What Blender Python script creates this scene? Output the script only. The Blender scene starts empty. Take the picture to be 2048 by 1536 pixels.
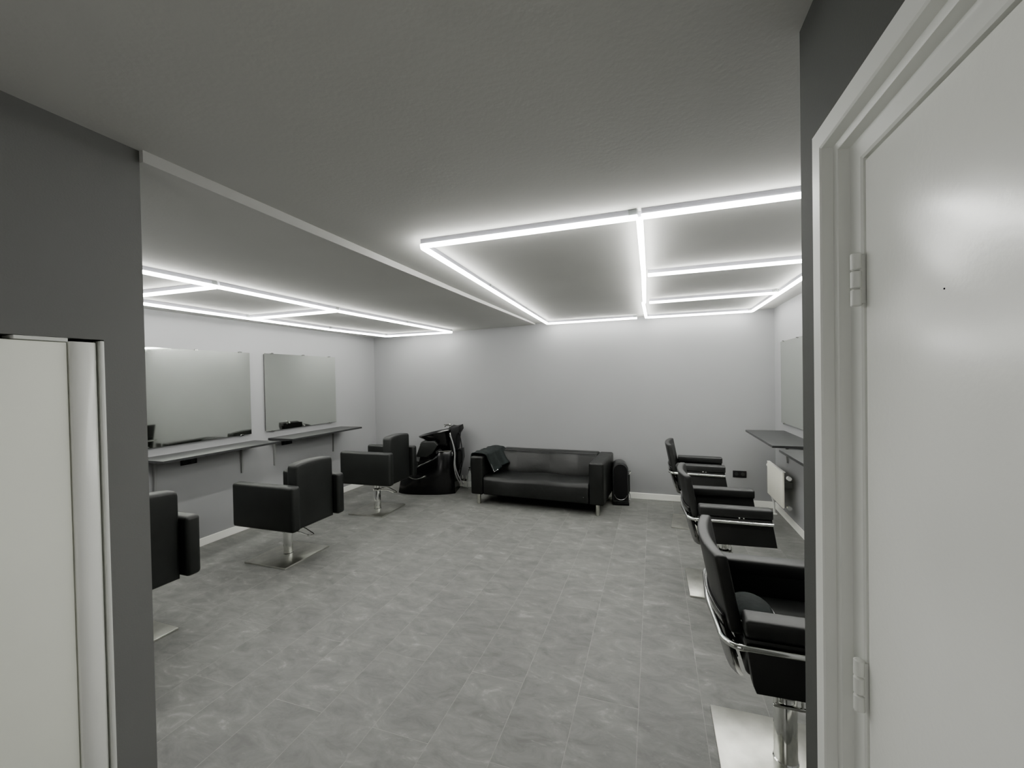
import bpy, bmesh, math, random
from mathutils import Vector, Matrix
random.seed(7)
PI = math.pi
C = bpy.context.scene.collection

# ------------------------------------------------------------------ helpers
def link(o, parent=None):
    C.objects.link(o)
    if parent is not None:
        o.parent = parent
    return o

def obj(name, bm, mat, parent=None, smooth=40, recalc=True):
    me = bpy.data.meshes.new(name)
    if recalc:
        bmesh.ops.recalc_face_normals(bm, faces=bm.faces[:])
    bm.to_mesh(me); bm.free()
    if mat is not None:
        me.materials.append(mat)
    if smooth:
        for p in me.polygons:
            p.use_smooth = True
        try:
            me.set_sharp_from_angle(angle=math.radians(smooth))
        except Exception:
            pass
    return link(bpy.data.objects.new(name, me), parent)

def tag(o, label=None, cat=None, group=None):
    if label: o['label'] = label
    if cat: o['category'] = cat
    if group: o['group'] = group
    return o

def thing(name, label, cat, loc=(0, 0, 0), rotz=0.0, group=None):
    o = bpy.data.objects.new(name, None)
    o.empty_display_size = 0.1
    o.location = loc; o.rotation_euler = (0, 0, rotz)
    C.objects.link(o)
    return tag(o, label, cat, group)

def struct(name, bm, mat, parent=None, smooth=40, recalc=True):
    o = obj(name, bm, mat, parent, smooth, recalc)
    if parent is None:
        o['kind'] = 'structure'
    return o

def dup(root, loc, rotz, label, group=None):
    r = root.copy(); C.objects.link(r)
    r.location = loc; r.rotation_euler = (0, 0, rotz)
    r['label'] = label
    if group: r['group'] = group
    for ch in list(root.children):
        c = ch.copy(); C.objects.link(c); c.parent = r
        for g in list(ch.children):
            d = g.copy(); C.objects.link(d); d.parent = c
    return r

def box(bm, x0, x1, y0, y1, z0, z1, bev=0.0, seg=2):
    x0, x1 = min(x0, x1), max(x0, x1); y0, y1 = min(y0, y1), max(y0, y1); z0, z1 = min(z0, z1), max(z0, z1)
    t = bmesh.new()
    bmesh.ops.create_cube(t, size=1)
    for v in t.verts:
        v.co = Vector(((x0 + x1) / 2 + v.co.x * (x1 - x0), (y0 + y1) / 2 + v.co.y * (y1 - y0), (z0 + z1) / 2 + v.co.z * (z1 - z0)))
    if bev:
        bmesh.ops.bevel(t, geom=t.edges[:] + t.verts[:], offset=bev, segments=seg, profile=0.5, affect='EDGES')
    merge(bm, t)
    return bm

def merge(bm, t, M=None):
    me = bpy.data.meshes.new('tmp')
    if M is not None:
        t.transform(M)
    t.to_mesh(me); t.free()
    bm.from_mesh(me)
    bpy.data.meshes.remove(me)

def prism(bm, pts, a0, a1, axis='y', bev=0.0, seg=2):
    """extrude a closed 2-d outline; axis y: pts are (x,z); axis x: pts are (y,z); axis z: pts are (x,y)"""
    t = bmesh.new()
    def P(p, a):
        if axis == 'y': return (p[0], a, p[1])
        if axis == 'x': return (a, p[0], p[1])
        return (p[0], p[1], a)
    lo = [t.verts.new(P(p, a0)) for p in pts]
    hi = [t.verts.new(P(p, a1)) for p in pts]
    f1 = t.faces.new(lo); f2 = t.faces.new(hi[::-1])
    n = len(pts)
    for i in range(n):
        t.faces.new((lo[i], lo[(i + 1) % n], hi[(i + 1) % n], hi[i]))
    bmesh.ops.recalc_face_normals(t, faces=t.faces[:])
    if bev:
        es = set(f1.edges) | set(f2.edges)
        bmesh.ops.bevel(t, geom=list(es), offset=bev, segments=seg, profile=0.5, affect='EDGES')
    merge(bm, t)
    return bm

def tube(bm, pts, r, n=10, closed=False, caps=True):
    pts = [Vector(p) for p in pts]
    rr = r if isinstance(r, (list, tuple)) else [r] * len(pts)
    rings = []
    prev = None
    m = len(pts)
    for i, p in enumerate(pts):
        if closed:
            d = pts[(i + 1) % m] - pts[i - 1]
        else:
            d = pts[min(i + 1, m - 1)] - pts[max(i - 1, 0)]
        d.normalize()
        if prev is None:
            a = Vector((0, 0, 1)) if abs(d.z) < 0.9 else Vector((1, 0, 0))
            u = d.cross(a).normalized()
        else:
            u = (prev - d * prev.dot(d)).normalized()
        prev = u
        w = d.cross(u)
        rings.append([bm.verts.new(p + (u * math.cos(2 * PI * k / n) + w * math.sin(2 * PI * k / n)) * rr[i]) for k in range(n)])
    for i in range(m if closed else m - 1):
        A, B = rings[i], rings[(i + 1) % m]
        for k in range(n):
            bm.faces.new((A[k], A[(k + 1) % n], B[(k + 1) % n], B[k]))
    if caps and not closed:
        bm.faces.new(rings[0][::-1]); bm.faces.new(rings[-1])
    return bm

def smooth_path(pts, k=6):
    """catmull-rom"""
    P = [Vector(p) for p in pts]
    P = [P[0] * 2 - P[1]] + P + [P[-1] * 2 - P[-2]]
    out = []
    for i in range(1, len(P) - 2):
        for j in range(k):
            t = j / k
            a, b, c, d = P[i - 1], P[i], P[i + 1], P[i + 2]
            out.append(0.5 * ((2 * b) + (c - a) * t + (2 * a - 5 * b + 4 * c - d) * t * t + (3 * b - a - 3 * c + d) * t ** 3))
    out.append(P[-2])
    return out

def fillet(pts, r, k=5):
    P = [Vector(p) for p in pts]; out = [P[0]]
    for i in range(1, len(P) - 1):
        a = (P[i - 1] - P[i]); b = (P[i + 1] - P[i])
        rr = min(r, a.length * .45, b.length * .45)
        s = P[i] + a.normalized() * rr; e = P[i] + b.normalized() * rr
        for j in range(k + 1):
            t = j / k
            out.append(s * (1 - t) ** 2 + P[i] * 2 * t * (1 - t) + e * t * t)
    out.append(P[-1]); return out

def lathe(bm, prof, n=28, c=(0, 0, 0)):
    rings = []
    for r, z in prof:
        rings.append([bm.verts.new((c[0] + r * math.cos(2 * PI * k / n), c[1] + r * math.sin(2 * PI * k / n), c[2] + z)) for k in range(n)])
    for A, B in zip(rings, rings[1:]):
        for k in range(n):
            bm.faces.new((A[k], A[(k + 1) % n], B[(k + 1) % n], B[k]))
    bm.faces.new(rings[0][::-1]); bm.faces.new(rings[-1])
    return bm

def NB(): return bmesh.new()

# ------------------------------------------------------------------ materials
def s2l(c): return tuple(((x / 12.92) if x <= 0.04045 else ((x + 0.055) / 1.055) ** 2.4) for x in c)
def base(name, col, rough=0.5, metal=0.0, spec=0.5):
    m = bpy.data.materials.new(name); m.use_nodes = True
    b = m.node_tree.nodes['Principled BSDF']
    b.inputs['Base Color'].default_value = (*col, 1)
    b.inputs['Roughness'].default_value = rough
    b.inputs['Metallic'].default_value = metal
    b.inputs['Specular IOR Level'].default_value = spec
    return m, m.node_tree, b

def mottled(name, col, rough=0.5, metal=0.0, spec=0.5, scale=8, amt=0.06, bump=0.0, bscale=80, coat=0.0, bdist=0.002):
    m, nt, b = base(name, col, rough, metal, spec)
    tc = nt.nodes.new('ShaderNodeTexCoord')
    n = nt.nodes.new('ShaderNodeTexNoise'); n.inputs['Scale'].default_value = scale; n.inputs['Detail'].default_value = 4
    nt.links.new(tc.outputs['Object'], n.inputs['Vector'])
    r = nt.nodes.new('ShaderNodeValToRGB')
    r.color_ramp.elements[0].position = 0.3; r.color_ramp.elements[1].position = 0.7
    r.color_ramp.elements[0].color = (*[c * (1 - amt) for c in col], 1)
    r.color_ramp.elements[1].color = (*[min(1, c * (1 + amt)) for c in col], 1)
    nt.links.new(n.outputs['Fac'], r.inputs['Fac']); nt.links.new(r.outputs['Color'], b.inputs['Base Color'])
    if bump:
        n2 = nt.nodes.new('ShaderNodeTexNoise'); n2.inputs['Scale'].default_value = bscale; n2.inputs['Detail'].default_value = 3
        nt.links.new(tc.outputs['Object'], n2.inputs['Vector'])
        bp = nt.nodes.new('ShaderNodeBump'); bp.inputs['Strength'].default_value = bump; bp.inputs['Distance'].default_value = bdist
        nt.links.new(n2.outputs['Fac'], bp.inputs['Height']); nt.links.new(bp.outputs['Normal'], b.inputs['Normal'])
    if coat:
        b.inputs['Coat Weight'].default_value = coat; b.inputs['Coat Roughness'].default_value = 0.15
    return m

M = {}
M['wall'] = mottled('wall_paint', (0.300, 0.302, 0.306), 0.75, spec=0.25, scale=1.5, amt=0.02, bump=0.15, bscale=220)
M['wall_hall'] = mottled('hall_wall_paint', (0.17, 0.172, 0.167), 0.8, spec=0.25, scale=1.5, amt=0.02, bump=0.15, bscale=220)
M['wall_hall_right'] = mottled('hall_wall_paint_shaded', (0.080, 0.082, 0.079), 0.8, spec=0.2, scale=1.5, amt=0.02, bump=0.15, bscale=220)  # same hall paint, colour darkened for the weaker light on the right wall
M['ceiling'] = mottled('ceiling_paint', (0.52, 0.52, 0.50), 0.85, spec=0.2, scale=1.2, amt=0.04, bump=0.2, bscale=60, bdist=0.003)
M['white'] = mottled('white_gloss_paint', (0.92, 0.925, 0.885), 0.25, spec=0.5, scale=3, amt=0.02, bump=0.10, bscale=110)
M['frame'] = mottled('white_frame_paint', (0.76, 0.77, 0.735), 0.42, spec=0.4, scale=3, amt=0.02)
M['cream'] = mottled('cream_door_paint', (0.92, 0.93, 0.84), 0.5, spec=0.35, scale=3, amt=0.02, bump=0.05, bscale=150)
M['skirt'] = mottled('baseboard_paint', (0.95, 0.95, 0.89), 0.45, spec=0.4, scale=3, amt=0.02)
M['dark_gap'] = mottled('shadow_gap', (0.012, 0.012, 0.02), 0.9, spec=0.1)
M['leather'] = mottled('black_leatherette', (0.014, 0.0152, 0.0148), 0.48, spec=0.42, scale=6, amt=0.15, bump=0.25, bscale=260, bdist=0.001)
M['leather_r'] = mottled('black_vinyl', (0.012, 0.0126, 0.0126), 0.50, spec=0.62, scale=6, amt=0.12, bump=0.12, bscale=260, bdist=0.001)
M['sofa'] = mottled('black_sofa_leather', (0.011, 0.0116, 0.0114), 0.40, spec=0.38, scale=4, amt=0.25, bump=0.5, bscale=7, bdist=0.012)
M['shell'] = mottled('glossy_black_shell', (0.005, 0.005, 0.006), 0.20, spec=0.6, scale=4, amt=0.1)
M['chrome'] = mottled('chrome', (0.74, 0.75, 0.72), 0.10, metal=1.0, scale=20, amt=0.03)
M['steel'] = mottled('brushed_steel', (0.60, 0.60, 0.55), 0.32, metal=1.0, scale=14, amt=0.12, bump=0.04, bscale=400)
M['cloth'] = mottled('dark_grey_cloth', (0.013, 0.0165, 0.0165), 0.85, spec=0.3, scale=14, amt=0.3, bump=0.5, bscale=24, bdist=0.006)
M['rubber'] = mottled('black_rubber', (0.010, 0.010, 0.011), 0.6, spec=0.3)
M['hose'] = mottled('grey_hose', (0.22, 0.22, 0.22), 0.35, spec=0.5)
M['shelf'] = mottled('dark_shelf_laminate', (0.030, 0.031, 0.032), 0.36, spec=0.5, scale=10, amt=0.15)
M['bracket'] = mottled('grey_bracket_paint', (0.26, 0.265, 0.26), 0.4, spec=0.4)
M['socket'] = mottled('black_socket_plastic', (0.008, 0.008, 0.010), 0.35, spec=0.5)
M['radiator'] = mottled('radiator_enamel', (0.96, 0.95, 0.83), 0.4, spec=0.4, scale=4, amt=0.02)
M['profile'] = mottled('aluminium_profile', (0.52, 0.52, 0.58), 0.55, metal=0.0, scale=10, amt=0.03)
M['silver'] = mottled('silver_trim', (0.5, 0.5, 0.5), 0.25, metal=1.0)

# radiator ribs
nt = M['radiator'].node_tree; b = nt.nodes['Principled BSDF']
tc = nt.nodes.new('ShaderNodeTexCoord'); wv = nt.nodes.new('ShaderNodeTexWave'); wv.bands_direction = 'Y'
wv.inputs['Scale'].default_value = 12; nt.links.new(tc.outputs['Object'], wv.inputs['Vector'])
bp = nt.nodes.new('ShaderNodeBump'); bp.inputs['Strength'].default_value = 0.5; bp.inputs['Distance'].default_value = 0.006
nt.links.new(wv.outputs['Fac'], bp.inputs['Height']); nt.links.new(bp.outputs['Normal'], b.inputs['Normal'])

# mirror
m, nt, b = base('mirror_glass', (0.80, 0.83, 0.78), 0.03, 1.0)
tc = nt.nodes.new('ShaderNodeTexCoord'); n = nt.nodes.new('ShaderNodeTexNoise'); n.inputs['Scale'].default_value = 2
nt.links.new(tc.outputs['Object'], n.inputs['Vector'])
mr = nt.nodes.new('ShaderNodeMapRange'); mr.inputs['To Min'].default_value = 0.02; mr.inputs['To Max'].default_value = 0.04
nt.links.new(n.outputs['Fac'], mr.inputs['Value']); nt.links.new(mr.outputs['Result'], b.inputs['Roughness'])
M['mirror'] = m
# clear plastic
m, nt, b = base('clear_plastic', (0.92, 0.95, 0.92), 0.08, 0.0)
b.inputs['Transmission Weight'].default_value = 0.75; b.inputs['IOR'].default_value = 1.3
M['clear'] = m
# led diffuser
m = bpy.data.materials.new('led_diffuser'); m.use_nodes = True; nt = m.node_tree
nt.nodes.remove(nt.nodes['Principled BSDF'])
em = nt.nodes.new('ShaderNodeEmission'); em.inputs['Color'].default_value = (1.0, 1.0, 0.955, 1); em.inputs['Strength'].default_value = 41.0
nt.links.new(em.outputs['Emission'], nt.nodes['Material Output'].inputs['Surface'])
M['led'] = m

# floor: vinyl planks with a cloudy slate print
m, nt, b = base('slate_vinyl_planks', (0.12, 0.12, 0.115), 0.42, 0.0, 0.4)
N = nt.nodes; L = nt.links
tc = N.new('ShaderNodeTexCoord')
sx = N.new('ShaderNodeSeparateXYZ'); L.new(tc.outputs['Object'], sx.inputs[0])
cb = N.new('ShaderNodeCombineXYZ')
ay = N.new('ShaderNodeMath'); ay.operation = 'ADD'; ay.inputs[1].default_value = 20.0; L.new(sx.outputs['Y'], ay.inputs[0])
ax = N.new('ShaderNodeMath'); ax.operation = 'ADD'; ax.inputs[1].default_value = 0.09 + 0.2945 * 40; L.new(sx.outputs['X'], ax.inputs[0])
L.new(ay.outputs[0], cb.inputs['X']); L.new(ax.outputs[0], cb.inputs['Y'])
br = N.new('ShaderNodeTexBrick'); br.offset = 0.37; br.offset_frequency = 2
br.inputs['Scale'].default_value = 1.0; br.inputs['Brick Width'].default_value = 1.3; br.inputs['Row Height'].default_value = 0.2945
br.inputs['Mortar Size'].default_value = 0.0016; br.inputs['Mortar Smooth'].default_value = 0.3; br.inputs['Bias'].default_value = 0.0
br.inputs['Color1'].default_value = (0.95, 0.95, 0.95, 1); br.inputs['Color2'].default_value = (1.04, 1.04, 1.04, 1); br.inputs['Mortar'].default_value = (1.45, 1.45, 1.42, 1)
L.new(cb.outputs[0], br.inputs['Vector'])
# shift the print per plank
vm = N.new('ShaderNodeVectorMath'); vm.operation = 'MULTIPLY_ADD'; vm.inputs[1].default_value = (3.7, 3.7, 3.7)
L.new(br.outputs['Color'], vm.inputs[0]); L.new(tc.outputs['Object'], vm.inputs[2])
mp = N.new('ShaderNodeMapping'); mp.inputs['Rotation'].default_value = (0, 0, 0.35); mp.inputs['Scale'].default_value = (0.8, 1.5, 1.0)
L.new(vm.outputs[0], mp.inputs['Vector'])
n1 = N.new('ShaderNodeTexNoise'); n1.inputs['Scale'].default_value = 7.0; n1.inputs['Detail'].default_value = 9; n1.inputs['Roughness'].default_value = 0.70; n1.inputs['Distortion'].default_value = 0.6
L.new(mp.outputs[0], n1.inputs['Vector'])
r1 = N.new('ShaderNodeValToRGB'); e = r1.color_ramp.elements
e[0].position = 0.34; e[0].color = (0.112, 0.113, 0.107, 1); e[1].position = 0.60; e[1].color = (0.185, 0.186, 0.176, 1)
x = e.new(0.70); x.color = (0.27, 0.271, 0.258, 1)
L.new(n1.outputs['Fac'], r1.inputs['Fac'])
mx = N.new('ShaderNodeMix'); mx.data_type = 'RGBA'; mx.blend_type = 'MULTIPLY'; mx.inputs['Factor'].default_value = 1.0
L.new(r1.outputs['Color'], mx.inputs['A']); L.new(br.outputs['Color'], mx.inputs['B'])
# scattered pale scuffs
mp2 = N.new('ShaderNodeMapping'); mp2.inputs['Rotation'].default_value = (0, 0, 0.5); mp2.inputs['Scale'].default_value = (1.0, 2.4, 1.0); L.new(vm.outputs[0], mp2.inputs['Vector'])
n2 = N.new('ShaderNodeTexNoise'); n2.inputs['Scale'].default_value = 7.5; n2.inputs['Detail'].default_value = 8; n2.inputs['Roughness'].default_value = 0.7; n2.inputs['Distortion'].default_value = 1.6
L.new(mp2.outputs[0], n2.inputs['Vector'])
r2 = N.new('ShaderNodeValToRGB'); r2.color_ramp.elements[0].position = 0.60; r2.color_ramp.elements[0].color = (0, 0, 0, 1)
r2.color_ramp.elements[1].position = 0.78; r2.color_ramp.elements[1].color = (0.55, 0.55, 0.55, 1); L.new(n2.outputs['Fac'], r2.inputs['Fac'])
mx2 = N.new('ShaderNodeMix'); mx2.data_type = 'RGBA'; L.new(r2.outputs['Color'], mx2.inputs['Factor'])
L.new(mx.outputs['Result'], mx2.inputs['A']); mx2.inputs['B'].default_value = (0.36, 0.362, 0.345, 1)
L.new(mx2.outputs['Result'], b.inputs['Base Color'])
rr = N.new('ShaderNodeMapRange'); rr.inputs['To Min'].default_value = 0.42; rr.inputs['To Max'].default_value = 0.62
L.new(n1.outputs['Fac'], rr.inputs['Value']); L.new(rr.outputs['Result'], b.inputs['Roughness'])
bp = N.new('ShaderNodeBump'); bp.inputs['Strength'].default_value = 0.15; bp.inputs['Distance'].default_value = 0.003
L.new(n1.outputs['Fac'], bp.inputs['Height']); L.new(bp.outputs['Normal'], b.inputs['Normal'])
M['floor'] = m

# ------------------------------------------------------------------ room shell
XL, XR, YB, H = -4.31, 1.375, 5.76, 2.398
XH, YHL = -1.608, 0.936       # hall wall, left
XD, YHR = 0.326, 1.130        # hall wall, right (the one with the door)
YBACK = -1.6                  # end of the hall behind the camera
T = 0.12
struct('floor', box(NB(), XL - T, XR + T, YBACK - T, YB + T, -0.1, 0.0), M['floor'], smooth=0)
struct('wall_left', box(NB(), XL - T, XL, YHL - T, YB + T, 0, H + .1), M['wall'], smooth=0)
struct('wall_right', box(NB(), XR, XR + T, YHR - T, YB + T, 0, H + .1), M['wall'], smooth=0)
struct('wall_back', box(NB(), XL, XR, YB, YB + T, 0, H + .1), M['wall'], smooth=0)
struct('wall_front_left', box(NB(), XL, XH - T, YHL - T, YHL, 0, H + .1), M['wall'], smooth=0)
struct('wall_front_right', box(NB(), XD + 0.2, XR, YHR - T, YHR, 0, H + .1), M['wall'], smooth=0)
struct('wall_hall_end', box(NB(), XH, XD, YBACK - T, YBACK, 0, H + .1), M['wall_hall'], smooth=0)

# left hall wall with a recess for the narrow cream door
LZ, LY0, LY1 = 1.762, -0.25, 0.826
bm = NB()
box(bm, XH - T, XH, YBACK - T, LY0, 0, H + .1)
box(bm, XH - T, XH, LY0, LY1, LZ, H + .1)
box(bm, XH - T, XH, LY1, YHL, 0, H + .1)
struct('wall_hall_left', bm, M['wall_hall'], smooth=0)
# right hall wall with the door opening
RZ, RY0, RY1 = 2.10, -0.10, 1.018
bm = NB()
box(bm, XD, XD + 0.2, YBACK - T, RY0, 0, H + .1)
box(bm, XD, XD + 0.2, RY0, RY1, RZ, H + .1)
box(bm, XD, XD + 0.2, RY1, YHR, 0, H + .1)
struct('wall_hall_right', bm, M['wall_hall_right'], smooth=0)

# ceilings
struct('ceiling', box(NB(), XH - 0.01, XR + T, YBACK - T, YB + T, H, H + 0.1), M['ceiling'], smooth=0)
# lowered, slightly sagging left ceiling with its bright step
bm = NB()
ys = [YHL + 0.0, 1.6, 2.42, 3.4, 4.4, 5.2, YB + T]
zr = [2.358, 2.355, 2.357, 2.363, 2.370, 2.375, 2.379]
zl = [2.303, 2.303, 2.304, 2.306, 2.310, 2.314, 2.317]
xs_edge = [-1.590, -1.590, -1.590, -1.594, -1.590, -1.584, -1.580]
def zceil_left(x, y):
    for i in range(len(ys) - 1):
        if y <= ys[i + 1] or i == len(ys) - 2:
            t = min(max((y - ys[i]) / (ys[i + 1] - ys[i]), 0), 1)
            a = zr[i] * (1 - t) + zr[i + 1] * t; b_ = zl[i] * (1 - t) + zl[i + 1] * t
            return b_ + (a - b_) * (x - XL) / (-1.59 - XL)
low = []
for i, y in enumerate(ys):
    row = []
    for k in range(5):
        t = k / 4
        row.append(bm.verts.new((XL - T + (xs_edge[i] - XL + T) * t, y, zl[i] + (zr[i] - zl[i]) * t)))
    low.append(row)
top = [[bm.verts.new((v.co.x, v.co.y, H + 0.1)) for v in row] for row in low]
for i in range(len(ys) - 1):
    for k in range(4):
        bm.faces.new((low[i][k], low[i + 1][k], low[i + 1][k + 1], low[i][k + 1]))
        bm.faces.new((top[i][k], top[i][k + 1], top[i + 1][k + 1], top[i + 1][k]))
    bm.faces.new((low[i][4], low[i + 1][4], top[i + 1][4], top[i][4]))
    bm.faces.new((low[i][0], top[i][0], top[i + 1][0], low[i + 1][0]))
for R_ in (0, len(ys) - 1):
    for k in range(4):
        bm.faces.new((low[R_][k], low[R_][k + 1], top[R_][k + 1], top[R_][k]))
struct('ceiling', bm, M['ceiling'], smooth=20)

# baseboards
def board(name, x0, x1, y0, y1):
    struct(name, box(NB(), x0, x1, y0, y1, 0, 0.079, 0.003, 1), M['skirt'])
board('baseboard_back', XL + 0.0125, XR - 0.0125, YB - 0.012, YB)
board('baseboard_left', XL, XL + 0.012, YHL + .013, YB)
board('baseboard_right', XR - 0.012, XR, YHR + .013, YB)
board('baseboard_front_left', XL + .013, XH - T, YHL, YHL + .012)
board('baseboard_front_right', XD + .2, XR - .013, YHR, YHR + .012)

# right door: stepped frame and flat leaf with hinges
door = thing('door_1', None, None, (0, 0, 0)); door['kind'] = 'structure'
bm = NB()
def frame_run(bm, prof, y_o, z_o, y_end, wall_back_x):
    """prof: list of (inset from the outer edge, x) ; makes an L-run: vertical jamb up to the corner, then the head back along the wall"""
    rows = []
    for ins, x in prof:
        rows.append([bm.verts.new((x, y_o - ins, 0)), bm.verts.new((x, y_o - ins, z_o - ins)), bm.verts.new((x, y_end, z_o - ins))])
    for A, B in zip(rows, rows[1:]):
        for i in range(2):
            bm.faces.new((A[i], A[i + 1], B[i + 1], B[i]))
prof = [(0.0, XD), (0.0, XD - 0.010), (0.003, XD - 0.013), (0.040, XD - 0.013), (0.043, XD - 0.010), (0.045, XD + 0.008), (0.052, XD + 0.010),
        (0.056, XD + 0.012), (0.058, XD + 0.030), (0.064, XD + 0.033), (0.092, XD + 0.033), (0.096, XD + 0.036), (0.097, XD + 0.09)]
frame_run(bm, prof, RY1, RZ, RY0 - 0.02, 0)
obj('door_frame', bm, M['frame'], door, smooth=35, recalc=True)
LYE, LZT = RY1 - 0.102, RZ - 0.102
bm = NB(); box(bm, XD + 0.036, XD + 0.076, RY0 + .02, LYE, 0.01, LZT, 0.003, 2)
leaf = obj('door_leaf', bm, M['white'], door)
obj('rebate_gap', box(NB(), XD + 0.078, XD + 0.090, RY0, RY1 - .03, 0.0, RZ - .03), M['dark_gap'], door, smooth=0)
tag(obj('screw_hole', lathe(NB(), [(0.0013, 0), (0.0013, 0.001)], 10), M['dark_gap'], leaf))
leaf.children[0].matrix_local = Matrix.Translation((XD + 0.0363, 0.702, 1.727)) @ Matrix.Rotation(-PI / 2, 4, 'Y')
for zc in (1.787, 1.046):
    bm = NB()
    prof_h = []
    hh = 0.048
    cx, cy = XD + 0.024, LYE + 0.006
    for a, b_ in ((-hh, -hh * .36), (-hh * .33, hh * .33), (hh * .36, hh)):
        lathe(bm, [(0.006, a), (0.0085, a + 0.002), (0.0085, b_ - 0.002), (0.006, b_)], 16, (cx, cy, zc))
    box(bm, cx + .004, cx + .013, cy - .004, cy + .004, zc - hh * .9, zc + hh * .9)
    obj('hinge', bm, M['frame'], door)

# left narrow door
d2 = thing('door_2', None, None, (0, 0, 0)); d2['kind'] = 'structure'
bm = NB(); box(bm, XH - 0.05, XH - 0.006, LY0 + .005, 0.742, 0.0, LZ - 0.013, 0.003, 2)
obj('door_leaf', bm, M['cream'], d2)
bm = NB()
pts = [(XH - 0.05, 0.7455), (XH - 0.004, 0.7455), (XH + 0.002, 0.749), (XH + 0.004, 0.775), (XH + 0.002, 0.798), (XH - 0.004, 0.8075), (XH - 0.014, 0.811), (XH - 0.05, 0.811)]
prism(bm, pts, 0.0, LZ - 0.010, 'z', 0.001, 1)
obj('frame_stile', bm, M['white'], d2, smooth=50)
bm = NB(); box(bm, XH - 0.03, XH + 0.006, 0.8135, 0.824, 0.0, LZ - 0.004, 0.002, 2)
obj('trim_strip', bm, M['frame'], d2)
bm = NB(); box(bm, XH - 0.06, XH - 0.0, 0.632, 0.742, LZ - 0.0115, LZ - 0.001, 0.001, 1)
obj('head_strip', bm, M['frame'], d2)
obj('gap_shade', box(NB(), XH - T + .01, XH - 0.055, LY0, LY1, 0, LZ), M['dark_gap'], d2, smooth=0)  # near-black sheet standing for the shade in the gaps around the leaf

# ------------------------------------------------------------------ LED tubes on the ceiling
def led(p0, p1, zf, label, group, joint=True):
    """tube from p0 to p1 (plan); zf(x,y) gives the ceiling height"""
    x0, y0 = p0; x1, y1 = p1
    L_ = math.hypot(x1 - x0, y1 - y0)
    za, zb = zf(x0, y0), zf(x1, y1)
    cx, cy, cz = (x0 + x1) / 2, (y0 + y1) / 2, (za + zb) / 2
    t = thing('led_tube', label, 'light', (cx, cy, cz), 0, group)
    d = Vector((x1 - x0, y1 - y0, zb - za)); L3 = d.length
    q = d.to_track_quat('X', 'Z')
    t.rotation_mode = 'QUATERNION'; t.rotation_quaternion = q
    h = L3 / 2 - 0.006
    obj('housing', box(NB(), -h, h, -0.012, 0.012, -0.028, 0.0, 0.002, 1), M['profile'], t)
    bm = NB()
    pr_ = [(-0.014, -0.028), (-0.0155, -0.036), (-0.010, -0.046), (0.010, -0.046), (0.0155, -0.036), (0.014, -0.028)]
    prism(bm, pr_, -h, h, 'x')
    obj('diffuser', bm, M['led'], t, smooth=0)
    if joint:
        bm = NB()
        for s in (-1, 1):
            box(bm, h - 0.04, h + 0.004, s * 0.0145 - 0.0012, s * 0.0145 + 0.0012, -0.030, -0.003)
        box(bm, h - 0.04, h - 0.036, -0.0145, 0.0145, -0.0305, -0.0285)
        obj('connector', bm, M['clear'], t)
    return t
flat = lambda x, y: H
G1 = 'LED tubes of the grid on the right ceiling'
G2 = 'LED tubes of the grid on the lowered left ceiling'
yA = 2.056
right_net = [
    ((-1.215, yA), (-0.055, yA), 'long bright LED tube, front left edge of the right ceiling grid'),
    ((-0.050, yA), (1.095, yA), 'bright LED tube, front right edge of the right grid, nearest the door'),
    ((-1.215, yA + .02), (-1.268, 3.235), 'slanting LED tube running back from the front left grid corner'),
    ((-1.268, 3.235), (-1.320, 4.420), 'middle slanting LED tube on the left side of the right grid'),
    ((-1.320, 4.420), (-1.368, 5.615), 'rearmost slanting LED tube ending near the step in the ceiling'),
    ((-1.360, 5.615), (-0.185, 5.590), 'LED tube along the back wall above the sofa'),
    ((-0.052, yA + .02), (-0.058, 3.255), 'short looking LED tube dividing the right grid, front piece'),
    ((-0.058, 3.255), (-0.078, 4.470), 'LED tube dividing the right grid, middle piece'),
    ((-0.088, 4.470), (-0.078, 5.600), 'LED tube dividing the right grid, rear piece at the back wall'),
    ((-0.035, 3.258), (1.095, 3.258), 'crosswise LED tube, front one of the two inside the right grid'),
    ((-0.035, 4.480), (1.095, 4.450), 'crosswise LED tube, rear one of the two inside the right grid'),
    ((-0.070, 5.605), (1.120, 5.620), 'LED tube along the back wall, right end of the room'),
    ((1.115, 5.600), (1.115, 4.440), 'LED tube by the right wall, rear piece next to the corner'),
    ((1.115, 4.440), (1.110, 3.250), 'LED tube by the right wall, middle piece'),
    ((1.110, 3.250), (1.108, yA), 'LED tube by the right wall, front piece behind the hall wall'),
]
for p0, p1, lb in right_net:
    led(p0, p1, flat, lb, G1)
left_net = [
    ((-2.890, 0.99), (-2.868, 2.12), 'LED tube on the left ceiling beside the hall wall corner'),
    ((-2.868, 2.12), (-2.872, 3.31), 'LED tube on the left ceiling, inner line, from first to second crossing'),
    ((-2.872, 3.31), (-2.836, 4.46), 'LED tube on the left ceiling, inner line, behind the second crossing'),
    ((-2.836, 4.46), (-2.790, 5.54), 'LED tube on the left ceiling, inner line, ending at the back wall'),
    ((-3.885, 1.00), (-3.885, 2.10), 'LED tube close to the left wall, front piece'),
    ((-3.885, 2.10), (-3.890, 3.20), 'LED tube close to the left wall above the wide mirror'),
    ((-3.890, 3.20), (-3.885, 4.34), 'LED tube close to the left wall above the mirror gap'),
    ((-3.885, 4.34), (-3.810, 5.40), 'LED tube close to the left wall, rear piece at the corner'),
    ((-3.800, 5.40), (-2.790, 5.56), 'crosswise LED tube on the left ceiling at the back wall'),
    ((-3.880, 3.215), (-2.885, 3.295), 'crosswise LED tube on the left ceiling, second crossing'),
    ((-3.880, 2.035), (-2.885, 2.120), 'crosswise LED tube on the left ceiling, first crossing'),
]
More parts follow.
